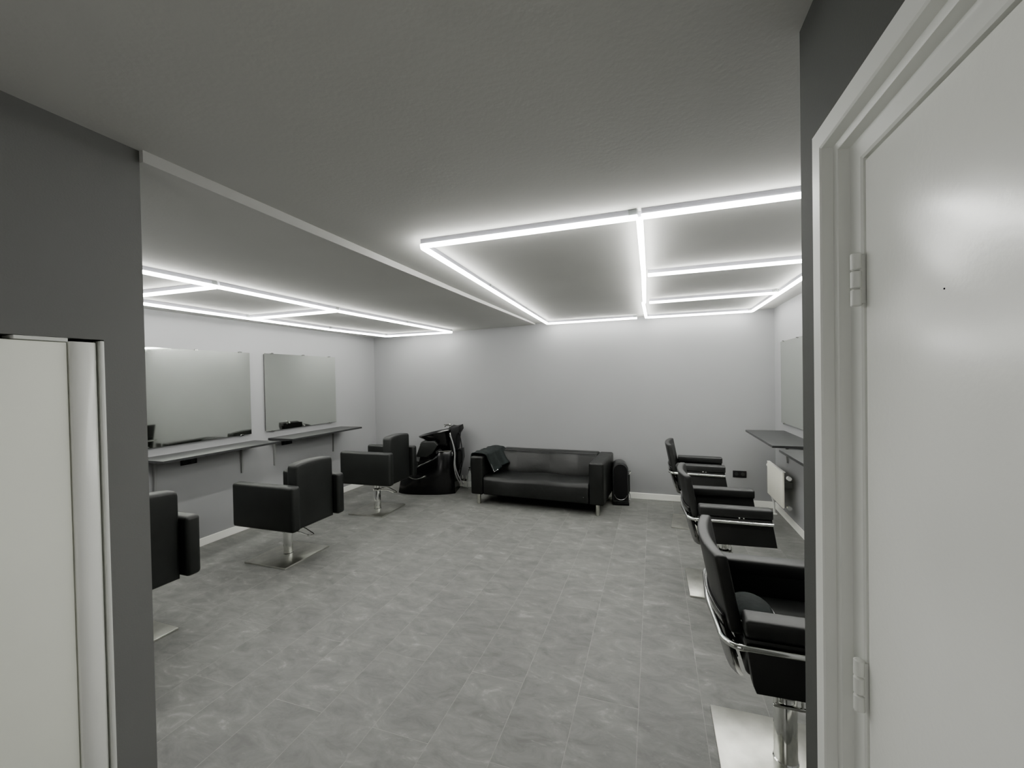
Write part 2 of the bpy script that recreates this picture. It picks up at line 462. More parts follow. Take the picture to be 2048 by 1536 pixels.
for p0, p1, lb in left_net:
    led(p0, p1, zceil_left, lb, G2)
# thin looped cable at the first crossing
bm = NB()
tube(bm, smooth_path([(-2.80, 2.06, 2.343), (-2.83, 2.17, 2.342), (-2.90, 2.20, 2.335), (-2.97, 2.10, 2.315), (-2.95, 2.00, 2.312), (-2.88, 2.03, 2.318), (-2.86, 2.09, 2.330)]), 0.0022, 6)
tag(obj('power_cable', bm, M['frame']), 'thin white cable looping at the LED crossing on the left ceiling', 'cable')

# ------------------------------------------------------------------ mirrors and shelves
def mirror(side, y0, y1, z0, z1, label):
    """side -1: on the left wall, +1: on the right wall"""
    xw = XL if side < 0 else XR
    s = -side
    t = thing('wall_mirror', label, 'mirror', (xw, (y0 + y1) / 2, z0), 0 if s > 0 else PI, 'large frameless wall mirrors')
    hy = (y1 - y0) / 2; hz = z1 - z0
    obj('glass', box(NB(), 0.018, 0.023, -hy, hy, 0, hz, 0.001, 1), M['mirror'], t, smooth=0)
    obj('backing', box(NB(), 0.0, 0.0175, -hy + .01, hy - .01, .01, hz - .01), M['rubber'], t, smooth=0)
    for f in (-0.82, 0.0, 0.80):
        for zz, u in ((hz, 1), (0, -1)):
            if u < 0 and f == 0.0: continue
            bm = NB(); c = f * hy
            box(bm, 0.0, 0.030, c - 0.018, c + 0.018, zz - 0.001 if u > 0 else zz - 0.006, zz + 0.006 if u > 0 else zz + 0.001, 0.001, 1)
            box(bm, 0.0235, 0.030, c - 0.018, c + 0.018, zz - 0.007, zz + 0.007, 0.001, 1)
            obj('clip', bm, M['chrome'], t)
    return t
mirror(-1, 2.36, 3.516, 1.052, 1.962, 'wide frameless mirror on the left wall reflecting the right chairs')
mirror(-1, 3.702, 4.845, 1.052, 1.968, 'frameless mirror on the left wall nearest the back corner')
mirror(1, 4.26, 5.415, 1.072, 1.975, 'frameless mirror on the right wall partly hidden by the hall wall')

def shelf(side, y0, y1, zt, label, brs, depth=0.37):
    xw = XL if side < 0 else XR
    t = thing('wall_shelf', label, 'shelf', (xw, (y0 + y1) / 2, zt), 0 if side < 0 else PI, 'dark narrow wall shelves under the mirrors')
    sg = 1 if side < 0 else -1
    c = (y0 + y1) / 2; hy = (y1 - y0) / 2
    obj('shelf_board', box(NB(), 0.0, depth, -hy, hy, -0.022, 0, 0.0015, 1), M['shelf'], t)
    for by in brs:
        ly = (by - c) * sg
        bm = NB()
        prism(bm, [(0.002, -0.0225), (0.26, -0.0225), (0.26, -0.034), (0.035, -0.052), (0.020, -0.33), (0.002, -0.34)], ly - 0.011, ly + 0.011, 'y', 0.002, 1)
        obj('bracket', bm, M['bracket'], t)
    return t
shelf(-1, 2.40, 3.571, 0.972, 'dark wall shelf under the wide left mirror', [3.40, 2.55])
shelf(-1, 3.745, 4.957, 0.972, 'dark wall shelf under the left mirror nearest the back corner', [3.82, 4.79])
shelf(1, 4.248, 5.395, 0.983, 'dark wall shelf on the right wall above the radiator', [4.36, 5.25], 0.385)
shelf(1, 2.90, 4.040, 0.983, 'dark wall shelf on the right wall nearer the camera', [3.93, 3.05], 0.385)

def sock(loc, rot, label, w=0.15, h=0.082, n=2):
    t = thing('wall_socket', label, 'socket', loc, rot, None)
    obj('cover_plate', box(NB(), -w / 2, w / 2, -0.011, 0, -h / 2, h / 2, 0.003, 2), M['socket'], t)
    for k in range(n):
        cx = (k - (n - 1) / 2) * 0.071
        bm = NB()
        tmp = NB(); lathe(tmp, [(0.019, 0), (0.021, 0.0), (0.021, 0.0025), (0.019, 0.0025)], 20)
        bmesh.ops.transform(tmp, matrix=Matrix.Translation((cx, -0.011, 0)) @ Matrix.Rotation(PI / 2, 4, 'X'), verts=tmp.verts)
        merge(bm, tmp)
        obj('outlet', bm, M['shelf'], t)
    return t
sock((0.987, YB, 0.393), 0, 'black double wall socket low on the back wall at right')
sock((XL, 2.85, 0.868), PI / 2, 'black double socket under the shelf of the wide left mirror', 0.15, 0.055)
sock((XL, 4.005, 0.884), PI / 2, 'black double socket under the left shelf nearest the corner', 0.15, 0.055)

# ------------------------------------------------------------------ radiator
t = thing('radiator', 'small cream white panel radiator low on the right wall below the shelf', 'radiator', (XR, 5.25, 0))
# local: -x points into the room
obj('panel', box(NB(), -0.135, -0.117, -0.306, 0.306, 0.232, 0.600, 0.005, 2), M['radiator'], t)
bm = NB(); box(bm, -0.136, -0.105, -0.308, 0.308, 0.600, 0.609, 0.003, 1)
obj('top_grille', bm, M['skirt'], t)
for y in (-0.12, 0.22):
    obj('wall_bracket', box(NB(), -0.116, 0.0, y - 0.008, y + 0.008, 0.40, 0.46), M['bracket'], t, smooth=0)
def sph(bm, c, r, n=16, sc=(1, 1, 1)):
    tmp = NB(); bmesh.ops.create_uvsphere(tmp, u_segments=n, v_segments=n // 2, radius=r)
    bmesh.ops.transform(tmp, matrix=Matrix.Translation(c) @ Matrix.Diagonal((*sc, 1)), verts=tmp.verts); merge(bm, tmp)
for z in (0.555, 0.255):
    bm = NB(); tube(bm, [(-0.09, -0.305, z), (-0.09, -0.345, z)], 0.010, 12); tube(bm, [(-0.09, -0.338, z), (-0.09, -0.375, z)], 0.021, 14)
    obj('valve', bm, M['chrome'] if z < .4 else M['frame'], t)
bm = NB(); tube(bm, [(-0.115, 0.306, 0.555), (-0.115, 0.34, 0.555)], 0.022, 14)
obj('thermostat_knob', bm, M['frame'], t)
bm = NB(); tube(bm, fillet([(-0.10, 0.306, 0.50), (-0.10, 0.332, 0.50), (-0.105, 0.332, 0.25), (-0.075, 0.275, 0.14), (-0.075, 0.272, 0.012)], 0.05), 0.011, 10)
obj('pipe', bm, M['frame'], t)
bm = NB(); lathe(bm, [(0.030, 0.0), (0.030, 0.006), (0.016, 0.016)], 20, (-0.075, 0.272, 0)); obj('pipe_rosette', bm, M['frame'], t)

# ------------------------------------------------------------------ styling chairs, left row (box arms)
def steel_base(root, wx, wy, col_top, r=0.040, lever_ang=0.0):
    """square plate, hydraulic column, collar and pump pedal"""
    obj('base_plate', box(NB(), -wx / 2, wx / 2, -wy / 2, wy / 2, 0.0, 0.014, 0.003, 2), M['steel'], root)
    bm = NB(); lathe(bm, [(r + .004, 0.0142), (r + .004, 0.022), (r, 0.026), (r, col_top * 0.68), (r - .003, col_top * 0.69), (r - 0.012, col_top * 0.70), (r - 0.012, col_top)], 32)
    col = obj('column', bm, M['chrome'], root)
    zc = col_top * 0.68
    bm = NB(); lathe(bm, [(r + .001, zc - .022), (r + .009, zc - .02), (r + .009, zc + .002), (r + .001, zc + .004)], 32)
    obj('collar', bm, M['chrome'], col)
    bm = NB()
    ca, sa = math.cos(lever_ang), math.sin(lever_ang)
    def Q(x, y, z): return (x * ca - y * sa, x * sa + y * ca, z)
    tube(bm, fillet([Q(-0.01, 0.052, zc - .01), Q(-0.13, 0.052, zc + .0), Q(-0.235, 0.030, zc - .05), Q(-0.245, -0.028, zc - .055), Q(-0.13, -0.052, zc), Q(-0.01, -0.052, zc - .01)], 0.03), 0.0055, 8)
    obj('pump_pedal', bm, M['chrome'], root)
    return col

def arched_slab(x0, x1, hw, z0, z1, arch, bev):
    n = 14
    pts = [(-hw, z0), (hw, z0)]
    top = []
    rc = 0.05
    for k in range(n + 1):
        u = hw - 2 * hw * k / n
        e = 1 - abs(u / hw) ** 2
        z = z1 - arch + arch * e
        if k in (0, n): z -= 0.030
        top.append((u, z))
    # soften the two top corners
    t2 = [(hw, z1 - arch - 0.036), (hw - 0.005, z1 - arch - 0.016), (hw - 0.018, z1 - arch - 0.001)] + top[2:-2] + [(-hw + 0.018, z1 - arch - 0.001), (-hw + 0.005, z1 - arch - 0.016), (-hw, z1 - arch - 0.036)]
    pts = pts + t2
    bm = NB(); prism(bm, pts, x0, x1, 'x', bev, 4)
    return bm

def chair_box(dz):
    t = thing('styling_chair', '', 'chair')
    m = M['leather']
    for s in (-1, 1):
        obj('armrest', box(NB(), -0.395, 0.300, s * 0.315, s * 0.222, 0.345 + dz, 0.735 + dz, 0.026, 4), m, t)
    bk = obj('backrest', arched_slab(-0.345, -0.235, 0.218, 0.335 + dz, 0.920 + dz, 0.014, 0.022), m, t)
    obj('seat', box(NB(), -0.23, 0.275, -0.218, 0.218, 0.40 + dz, 0.535 + dz, 0.028, 4), m, t)
    obj('seat_frame', box(NB(), -0.20, 0.20, -0.16, 0.16, 0.355 + dz, 0.40 + dz, 0.004, 1), M['rubber'], t)
    steel_base(t, 0.478, 0.516, 0.355 + dz, 0.040, 0.25)
    return t
GL = 'black box armed styling chairs of the left row'
c = chair_box(0.0); c.location = (-3.278, 3.035, 0); c.rotation_euler = (0, 0, PI + 0.0)
tag(c, 'black box armed styling chair, middle of left row, before mirror gap', 'chair', GL)
c = chair_box(0.040); c.location = (-3.313, 4.430, 0); c.rotation_euler = (0, 0, PI + 0.03)
tag(c, 'black box armed styling chair beside the shampoo basin unit', 'chair', GL)
c = chair_box(0.035); c.location = (-3.243, 1.640, 0); c.rotation_euler = (0, 0, PI - 0.02)
tag(c, 'black box armed styling chair half hidden behind the left hall wall', 'chair', GL)

# ------------------------------------------------------------------ styling chairs, right row (chrome rail)
def curved_panel(ylist, zlist, xf, thick, hwf, bev=0.0, n=12):
    """closed curved pad. xf(z,u) rear-face x ; hwf(z) half width"""
    bm = NB(); outer, inner = [], []
    for z in zlist:
        hw = hwf(z)
        ro, ri = [], []
        for k in range(n + 1):
            u = -1 + 2 * k / n
            ro.append(bm.verts.new((xf(z, u), u * hw, z)))
            ri.append(bm.verts.new((xf(z, u) + thick(z), u * hw, z)))
        outer.append(ro); inner.append(ri)
    for G, fl in ((outer, 1), (inner, 0)):
        for i in range(len(zlist) - 1):
            for k in range(n):
                q = (G[i][k], G[i][k + 1], G[i + 1][k + 1], G[i + 1][k])
                bm.faces.new(q if fl else q[::-1])
    for i in range(len(zlist) - 1):
        bm.faces.new((outer[i][0], outer[i + 1][0], inner[i + 1][0], inner[i][0]))
        bm.faces.new((outer[i][n], inner[i][n], inner[i + 1][n], outer[i + 1][n]))
    for k in range(n):
        bm.faces.new((outer[0][k], inner[0][k], inner[0][k + 1], outer[0][k + 1]))
        bm.faces.new((outer[-1][k], outer[-1][k + 1], inner[-1][k + 1], inner[-1][k]))
    bmesh.ops.recalc_face_normals(bm, faces=bm.faces[:])
    if bev:
        es = [e for e in bm.edges if len(e.link_faces) == 2 and e.calc_face_angle(0) > 1.0]
        bmesh.ops.bevel(bm, geom=es, offset=bev, segments=3, profile=0.5, affect='EDGES')
    return bm

def chair_rail(dz, lever=PI / 2, hw=0.305):
    t = thing('styling_chair', '', 'chair')
    m = M['leather_r']
    zt = 0.695 + dz
    for s in (-1, 1):
        arm = obj('armrest', box(NB(), -0.200, 0.262, s * hw, s * (hw - 0.088), zt - 0.068, zt, 0.014, 3), m, t)
        bm = NB(); prism(bm, [(-0.200, zt - 0.070), (0.255, zt - 0.070), (0.285, zt - 0.255), (-0.165, zt - 0.265), (-0.175, zt - 0.24)], s * (hw - 0.006), s * (hw - 0.060), 'y', 0.006, 2)
        obj('side_panel', bm, m, t)
        for bx in (0.055, 0.082):
            bm = NB(); sph(bm, (bx, s * (hw - 0.002), zt - 0.068), 0.0075, 10, (0.7, 0.5, 1)); obj('bolt', bm, M['chrome'], t)
    obj('seat', box(NB(), -0.19, 0.27, -hw + 0.062, hw - 0.062, zt - 0.245, zt - 0.165, 0.022, 3), m, t)
    obj('seat_frame', box(NB(), -0.15, 0.22, -hw + 0.064, hw - 0.064, zt - 0.268, zt - 0.2455, 0.004, 1), M['rubber'], t)
    # chrome rail around sides and back
    zr_ = zt - 0.094
    pts = [(0.258, -hw - 0.010, zr_), (-0.235, -hw - 0.010, zr_), (-0.272, -hw + 0.035, zr_), (-0.290, 0, zr_), (-0.272, hw - 0.035, zr_), (-0.235, hw + 0.010, zr_), (0.258, hw + 0.010, zr_)]
    bm = NB(); tube(bm, fillet(pts, 0.05, 6), 0.0115, 12)
    rail = obj('chrome_rail', bm, M['chrome'], t)
    # backrest pad: leaning and curved in plan
    zb0, zb1 = 0.60 + dz, 0.893 + dz
    def xr(z, u):
        tz = (z - zb0) / (zb1 - zb0)
        return -0.245 - 0.055 * tz - 0.036 * (1 - u * u) + 0.010
    zs = [zb0 + (zb1 - zb0) * k / 8 for k in range(9)]
    obj('backrest', curved_panel(None, zs, xr, lambda z: 0.046, lambda z: 0.252 if z > zb0 + .02 else 0.246, 0.012), m, t)
    # glossy shell tapering below the pad
    za, zb = 0.330 + dz, 0.66 + dz
    def xs2(z, u):
        tz = (z - za) / (zb - za)
        return -0.178 - 0.090 * tz ** 0.8 - 0.030 * (1 - u * u)
    def hw2(z):
        tz = (z - za) / (zb - za)
        return 0.05 + 0.175 * math.sin(min(1, tz * 1.15 + 0.05) * PI / 2)
    zs = [za + (zb - za) * k / 10 for k in range(11)]
    obj('back_shell', curved_panel(None, zs, xs2, lambda z: 0.020, hw2, 0.005), M['shell'], t)
    for s in (-1, 1):
        bm = NB(); tube(bm, fillet([(-0.268, s * 0.10, zr_), (-0.235, s * 0.10, zr_ - 0.02), (-0.215, s * 0.09, zr_ - 0.10), (-0.12, s * 0.09, zt - 0.26)], 0.04), 0.007, 8)
        obj('back_strut', bm, M['chrome'], t)
    steel_base(t, 0.520, 0.465, zt - 0.268, 0.043, lever)
    bm = NB(); box(bm, -0.055, 0.075, -0.052, -0.040, 0.262, 0.275, 0.002, 1)
    tube(bm, [(-0.040, -0.046, 0.27), (-0.055, -0.046, zt - 0.262)], 0.005, 8)
    tube(bm, [(0.050, -0.046, 0.27), (0.042, -0.046, zt - 0.262)], 0.005, 8)
    obj('lift_bracket', bm, M['chrome'], t)
    return t
GR = 'black styling chairs with chrome rails of the right row'
c = chair_rail(0.045, PI * 1.5, hw=0.315); c.location = (0.500, 1.985, 0); c.rotation_euler = (0, 0, 0)
tag(c, 'nearest black styling chair with chrome rail, cut off by the hall wall', 'chair', GR)
c = chair_rail(0.0); c.location = (0.490, 3.520, 0); c.rotation_euler = (0, 0, 0.01)
tag(c, 'middle black styling chair with chrome rail in the right row', 'chair', GR)
c = chair_rail(0.0, hw=0.285); c.location = (0.435, 4.950, 0); c.rotation_euler = (0, 0, -0.08)
tag(c, 'farthest black styling chair with chrome rail, in front of the back wall', 'chair', GR)

# round dark cushion on the nearest seat
bm = NB(); sph(bm, (0, 0, 0), 0.11, 28, (0.78, 1.15, 0.42))
t = thing('seat_cushion', 'dark grey rounded cushion lying on the seat of the nearest right chair', 'cushion', (0.375, 1.985, 0.622))
obj('pad', bm, M['cloth'], t)
bm = NB(); tube(bm, [(0.0865 * math.cos(2 * PI * k / 32), 0.1275 * math.sin(2 * PI * k / 32), 0) for k in range(32)], 0.004, 6, closed=True)
obj('piping', bm, M['hose'], t)

# ------------------------------------------------------------------ sofa
sofa = thing('sofa', 'black leather two seat sofa with square arms against the back wall', 'sofa', (-1.392, 5.318, 0), math.radians(-3.0))
W, Dp, zt, zb = 0.856, 0.405, 0.622, 0.130
for s in (-1, 1):
    bm = NB(); box(bm, s * W, s * (W - 0.172), -Dp, Dp, zb, zt, 0.024, 4)
    obj('armrest', bm, M['sofa'], sofa)
obj('back_frame', box(NB(), -W + .174, W - .174, 0.215, Dp, zb, zt + 0.004, 0.024, 4), M['sofa'], sofa)
# sloped back cushion
bm = NB(); prism(bm, [(0.213, 0.615), (0.150, 0.600), (0.055, 0.40), (0.050, 0.345), (0.213, 0.345)], -W + .178, W - .178, 'x', 0.014, 3)
bmesh.ops.subdivide_edges(bm, edges=[e for e in bm.edges if abs(e.verts[0].co.x - e.verts[1].co.x) > 1.0], cuts=24)
for v in bm.verts:
    v.co.y += 0.008 * math.sin(v.co.x * 7 + v.co.z * 9)
obj('back_cushion', bm, M['sofa'], sofa, smooth=50)
bm = NB(); box(bm, -W + .175, W - .175, -Dp + 0.012, 0.21, zb + 0.004, 0.235, 0.012, 2)
obj('seat_base', bm, M['sofa'], sofa)
bm = NB(); prism(bm, [(-Dp + 0.004, 0.150), (-Dp + 0.003, 0.315), (-Dp + 0.018, 0.352), (-Dp + 0.06, 0.372), (-0.05, 0.372), (0.21, 0.352), (0.21, 0.236), (-Dp + 0.03, 0.236), (-Dp + 0.03, 0.150)], -W + .177, W - .177, 'x', 0.008, 2)
bmesh.ops.subdivide_edges(bm, edges=[e for e in bm.edges if abs(e.verts[0].co.x - e.verts[1].co.x) > 1.0], cuts=24)
for v in bm.verts:
    if v.co.z > 0.33:
        v.co.z += 0.005 * math.sin(v.co.x * 9 + 1) - 0.010 * math.exp(-((v.co.x + 0.35) / 0.25) ** 2) - 0.008 * math.exp(-((v.co.x - 0.35) / 0.25) ** 2)
obj('seat_cushion', bm, M['sofa'], sofa, smooth=50)
for sx_ in (-1, 1):
    for sy in (-1, 1):
        bm = NB(); lathe(bm, [(0.021, 0), (0.023, 0.004), (0.023, zb - 0.002)], 18, (sx_ * (W - 0.085), sy * (Dp - 0.07), 0))
        obj('leg', bm, M['steel'], sofa)
bm = NB(); sph(bm, (0.62, -Dp + 0.002, 0.215), 0.005, 8); obj('button', bm, M['silver'], sofa)

# jacket draped over the left arm
prof = [(-0.092, -0.30), (-0.104, -0.16), (-0.099, -0.04), (-0.086, 0.014), (-0.03, 0.026), (0.05, 0.024), (0.100, 0.006), (0.124, -0.05), (0.160, -0.13), (0.200, -0.195)]
path = smooth_path([(a, 0, b_) for a, b_ in prof], 4)
bm = NB(); rows = []
ny = 34
for j in range(ny + 1):
    v = j / ny
    y = -Dp + 0.06 + v * 0.60
    r_ = []
    for i, p in enumerate(path):
        w = i / (len(path) - 1)
        wob = 0.010 * math.sin(v * 16 + w * 4) * (0.25 + w) + 0.005 * math.sin(v * 37 + w * 9)
        yy = y
        xx, zz = p.x, p.z
        if w > 0.6:
            yy = y + (w - 0.6) * (0.12 - 0.10 * v)
            zz += (w - .6) * 0.18 * (v ** 1.5) - (w - .6) * .05 * math.exp(-((v - .12) / .12) ** 2)
            xx += (w - .6) * .18 * v
        if w < 0.3:
            zz += (0.3 - w) * 0.5 * v
        r_.append(bm.verts.new((xx + (wob if w > 0.55 else -abs(wob) * .4), yy, zz + (abs(wob) if 0.3 < w < 0.7 else 0))))
    rows.append(r_)
for j in range(ny):
    for i in range(len(path) - 1):
        bm.faces.new((rows[j][i], rows[j][i + 1], rows[j + 1][i + 1], rows[j + 1][i]))
jk = thing('jacket', 'dark grey jacket draped over the left arm of the black sofa', 'jacket', (0, 0, 0), 0)
jk.location = sofa.location + Vector((0, 0, zt + 0.002)); jk.rotation_euler = (0, 0, math.radians(-3.0))
jb = obj('body', bm, M['cloth'], jk, smooth=80)
jb.location = (-W + 0.086, 0, 0)
sm = jb.modifiers.new('thick', 'SOLIDIFY'); sm.thickness = 0.009; sm.offset = 1.0
bm = NB()
e = [rows_ for rows_ in []]
p_ = [Vector((-W + 0.086 + 0.150, -Dp + 0.130, -0.120)), Vector((-W + 0.086 + 0.207, -Dp + 0.105, -0.213)), Vector((-W + 0.086 + 0.235, -Dp + 0.160, -0.185))]
tube(bm, p_, 0.004, 6)
obj('zip_edge', bm, M['silver'], jk)

# ------------------------------------------------------------------ round topped appliance beside the sofa
ap = thing('floor_heater', 'black upright heater with rounded top and silver ring beside the sofa', 'heater', (-0.425, 5.52, 0), math.radians(8))
def arch(hw, z0, z1, n=16):
    pts = [(-hw, z0), (hw, z0)]
    for k in range(n + 1):
        a = PI * k / n
        pts.append((hw * math.cos(a), z1 - hw + hw * math.sin(a)))
    return pts
bm = NB(); prism(bm, arch(0.098, 0.035, 0.540), -0.115, 0.105, 'y', 0.008, 2); obj('case', bm, M['shelf'], ap)
bm = NB(); prism(bm, arch(0.082, 0.060, 0.515), -0.121, -0.1155, 'y', 0.002, 1); obj('front_grille', bm, M['rubber'], ap)
bm = NB()
tube(bm, [(0.080 * math.cos(a), -0.123, 0.150 + 0.080 * math.sin(a)) for a in [PI * (1.06 + 0.86 * k / 16) for k in range(17)]], 0.0035, 6)
obj('ring_trim', bm, M['silver'], ap)
bm = NB(); box(bm, -0.095, 0.100, -0.13, 0.11, 0.0, 0.034, 0.004, 1); obj('foot', bm, M['rubber'], ap)
bm = NB(); tube(bm, fillet([(0.100, -0.075, 0.380), (0.128, -0.075, 0.405), (0.128, -0.03, 0.420), (0.100, -0.03, 0.40)], 0.02), 0.006, 8); obj('handle', bm, M['chrome'], ap)
bm = NB(); prism(bm, [(0.099, 0.12), (0.118, 0.17), (0.118, 0.37), (0.099, 0.40)], -0.06, 0.07, 'y', 0.003, 1); obj('side_pocket', bm, M['leather'], ap)
bm = NB(); box(bm, 0.030, 0.052, -0.045, -0.015, 0.527, 0.5315, 0.001, 1); obj('badge', bm, M['silver'], ap)
ap.children[-1].rotation_euler = (0, 0.0, 0)
bm = NB(); tube(bm, smooth_path([(0.105, 0.02, 0.15), (0.125, 0.0, 0.09), (0.118, -0.06, 0.045), (0.105, -0.09, 0.06)]), 0.004, 6); obj('cord', bm, M['hose'], ap)

# ------------------------------------------------------------------ backwash unit
bw = thing('backwash_unit', 'glossy black shampoo backwash chair with tilted basin near the back wall', 'basin chair', (-3.10, 5.43, 0), math.radians(14))
# the unit faces local -x
def hwx(x):
    if x < -0.1: return 0.250 * math.sqrt(max(0.05, 1 - ((x + 0.1) / 0.345) ** 2 * 0.80))
    if x > 0.10: return 0.250 * math.sqrt(max(0.05, 1 - ((x - 0.10) / 0.27) ** 2 * 0.62))
    return 0.250
topz = [(-0.43, 0.195), (-0.38, 0.205), (-0.32, 0.225), (-0.27, 0.290), (-0.20, 0.365), (-0.10, 0.430), (0.0, 0.475), (0.08, 0.520), (0.14, 0.575), (0.18, 0.600), (0.25, 0.604), (0.30, 0.602), (0.340, 0.598), (0.360, 0.560)]
bm = NB()
rowsv = []
for x_, zt_ in topz:
    h_ = hwx(x_)
    ring = []
    for (fy, fz) in ((-1.0, 0.0), (-1.03, 0.15), (-0.98, 0.55), (-0.90, 0.90), (-0.80, 1.0), (0.80, 1.0), (0.90, 0.90), (0.98, 0.55), (1.03, 0.15), (1.0, 0.0)):
        xx = x_ + 0.03 * (1 - fz) * (-1 if x_ < 0 else 0.6) * (1 if abs(x_) > .25 else 0)
        ring.append(bm.verts.new((xx, h_ * fy, zt_ * fz)))
    rowsv.append(ring)
for A, B in zip(rowsv, rowsv[1:]):
    for k in range(9):
        bm.faces.new((A[k], A[k + 1], B[k + 1], B[k]))
bm.faces.new(rowsv[0]); bm.faces.new(rowsv[-1][::-1])
obj('shell', bm, M['shell'], bw, smooth=35)
bm = NB(); prism(bm, [(-0.40, 0.400), (-0.385, 0.470), (-0.35, 0.495), (-0.12, 0.470), (0.02, 0.505), (0.04, 0.480), (0.0, 0.470), (-0.10, 0.425), (-0.20, 0.362), (-0.30, 0.345), (-0.37, 0.36)], -0.20, 0.20, 'y', 0.014, 3)
obj('seat', bm, M['leather'], bw)
for s in (-1, 1):
    bm = NB(); prism(bm, [(-0.150, 0.545), (-0.075, 0.735), (-0.045, 0.758), (0.125, 0.762), (0.170, 0.705), (0.090, 0.590), (0.0, 0.535)], s * 0.285, s * 0.215, 'y', 0.010, 3)
    obj('armrest', bm, M['leather'], bw)
    bm = NB(); tube(bm, [(-0.245, s * 0.25, 0.545), (-0.140, s * 0.25, 0.552)], 0.009, 10); sph(bm, (-0.148, s * 0.25, 0.556), 0.015, 12); obj('arm_tip', bm, M['chrome'], bw)
    bm = NB(); prism(bm, [(-0.14, 0.425), (-0.04, 0.455), (0.02, 0.56), (0.0, 0.60), (-0.08, 0.60)], s * 0.214, s * 0.190, 'y', 0.003, 1); obj('arm_support', bm, M['rubber'], bw)
bm = NB(); prism(bm, [(-0.07, 0.48), (-0.12, 0.70), (-0.10, 0.735), (-0.05, 0.73), (0.0, 0.67), (0.02, 0.507)], -0.185, 0.185, 'y', 0.014, 3)
obj('backrest', bm, M['leather'], bw)
bm = NB()
def ring_pts(sx0, sx1, hw_, z0, tilt, n=36):
    out = []
    for k in range(n):
        a = 2 * PI * k / n
        ca, sa = math.cos(a), math.sin(a)
        e_ = 0.62
        xx = (sx0 + sx1) / 2 + (sx1 - sx0) / 2 * (abs(ca) ** e_) * (1 if ca > 0 else -1)
        yy = hw_ * (abs(sa) ** e_) * (1 if sa > 0 else -1)
        if ca < -0.3:
            yy *= 1 - 0.25 * (-ca - 0.3)
        out.append((xx, yy, z0 + tilt * (xx - 0.18)))
    return out
rings = [ring_pts(0.16, 0.30, 0.09, 0.606, 0.0), ring_pts(0.09, 0.325, 0.17, 0.665, 0.02), ring_pts(0.02, 0.34, 0.215, 0.740, 0.10), ring_pts(-0.155, 0.350, 0.248, 0.862, 0.22), ring_pts(-0.165, 0.355, 0.253, 0.878, 0.20),
         ring_pts(-0.12, 0.335, 0.222, 0.870, 0.20), ring_pts(0.0, 0.32, 0.19, 0.790, 0.14), ring_pts(0.09, 0.29, 0.14, 0.710, 0.05), ring_pts(0.16, 0.24, 0.05, 0.670, 0.0)]
RV = [[bm.verts.new(p) for p in r_] for r_ in rings]
for A, B in zip(RV, RV[1:]):
    for k in range(36):
        bm.faces.new((A[k], A[(k + 1) % 36], B[(k + 1) % 36], B[k]))
bm.faces.new(RV[0][::-1]); bm.faces.new(RV[-1])
bowl = obj('basin', bm, M['shell'], bw, smooth=60)
bm = NB(); lathe(bm, [(0.022, 0), (0.022, 0.004), (0.012, 0.005)], 16, (0.20, 0, 0.6705)); obj('drain', bm, M['chrome'], bowl)
bm = NB(); prism(bm, [(0.300, 0.80), (0.305, 0.945), (0.36, 0.935), (0.445, 0.955), (0.455, 0.890), (0.410, 0.820), (0.385, 0.601), (0.315, 0.601)], -0.165, 0.165, 'y', 0.010, 2)
obj('rear_housing', bm, M['rubber'], bw)
bm = NB(); tube(bm, fillet([(0.31, -0.10, 0.93), (0.31, -0.10, 0.968), (0.25, -0.10, 0.972), (0.225, -0.10, 0.945)], .02), 0.011, 10); sph(bm, (0.310, -0.10, 0.972), 0.019, 12); tube(bm, [(0.31, -0.10, 0.975), (0.225, -0.13, 0.978)], 0.006, 8)
obj('mixer_tap', bm, M['chrome'], bw)
bm = NB(); tube(bm, [(0.318, -0.172, 0.865), (0.328, -0.178, 0.820)], 0.013, 10); obj('shower_head', bm, M['chrome'], bw)
for yy, xo in ((-0.195, 0.0), (-0.20, 0.03)):
    bm = NB(); tube(bm, smooth_path([(0.322 + xo * .3, yy + .01, 0.83), (0.365, yy, 0.72), (0.392, yy - .01, 0.58), (0.380 + xo * .4, yy - .01, 0.42), (0.400 + xo, yy, 0.27), (0.445 + xo * 1.6, yy + .05, 0.13)]), 0.009, 8)
    obj('hose', bm, M['hose'], bw)
bm = NB(); tube(bm, smooth_path([(0.43, -0.12, 0.885), (0.462, -0.14, 0.78), (0.485, -0.15, 0.62), (0.480, -0.14, 0.48), (0.455, -0.10, 0.34), (0.420, -0.05, 0.22)]), 0.008, 8); obj('drain_hose', bm, M['rubber'], bw)
bm = NB(); prism(bm, [(0.362, 0.585), (0.465, 0.615), (0.475, 0.48), (0.43, 0.32), (0.38, 0.28), (0.366, 0.50)], -0.12, 0.10, 'y', 0.004, 1); obj('rear_cover', bm, M['shell'], bw)
bm = NB(); tube(bm, [(0.16, -0.222, 0.608), (0.345, -0.200, 0.614)], 0.006, 8); obj('hinge_bar', bm, M['chrome'], bw)
bm = NB(); tube(bm, smooth_path([(-0.26, -0.245, 0.250), (-0.18, -0.268, 0.232), (-0.10, -0.268, 0.240), (-0.01, -0.262, 0.272)]), 0.007, 8); obj('trim_bar', bm, M['chrome'], bw)

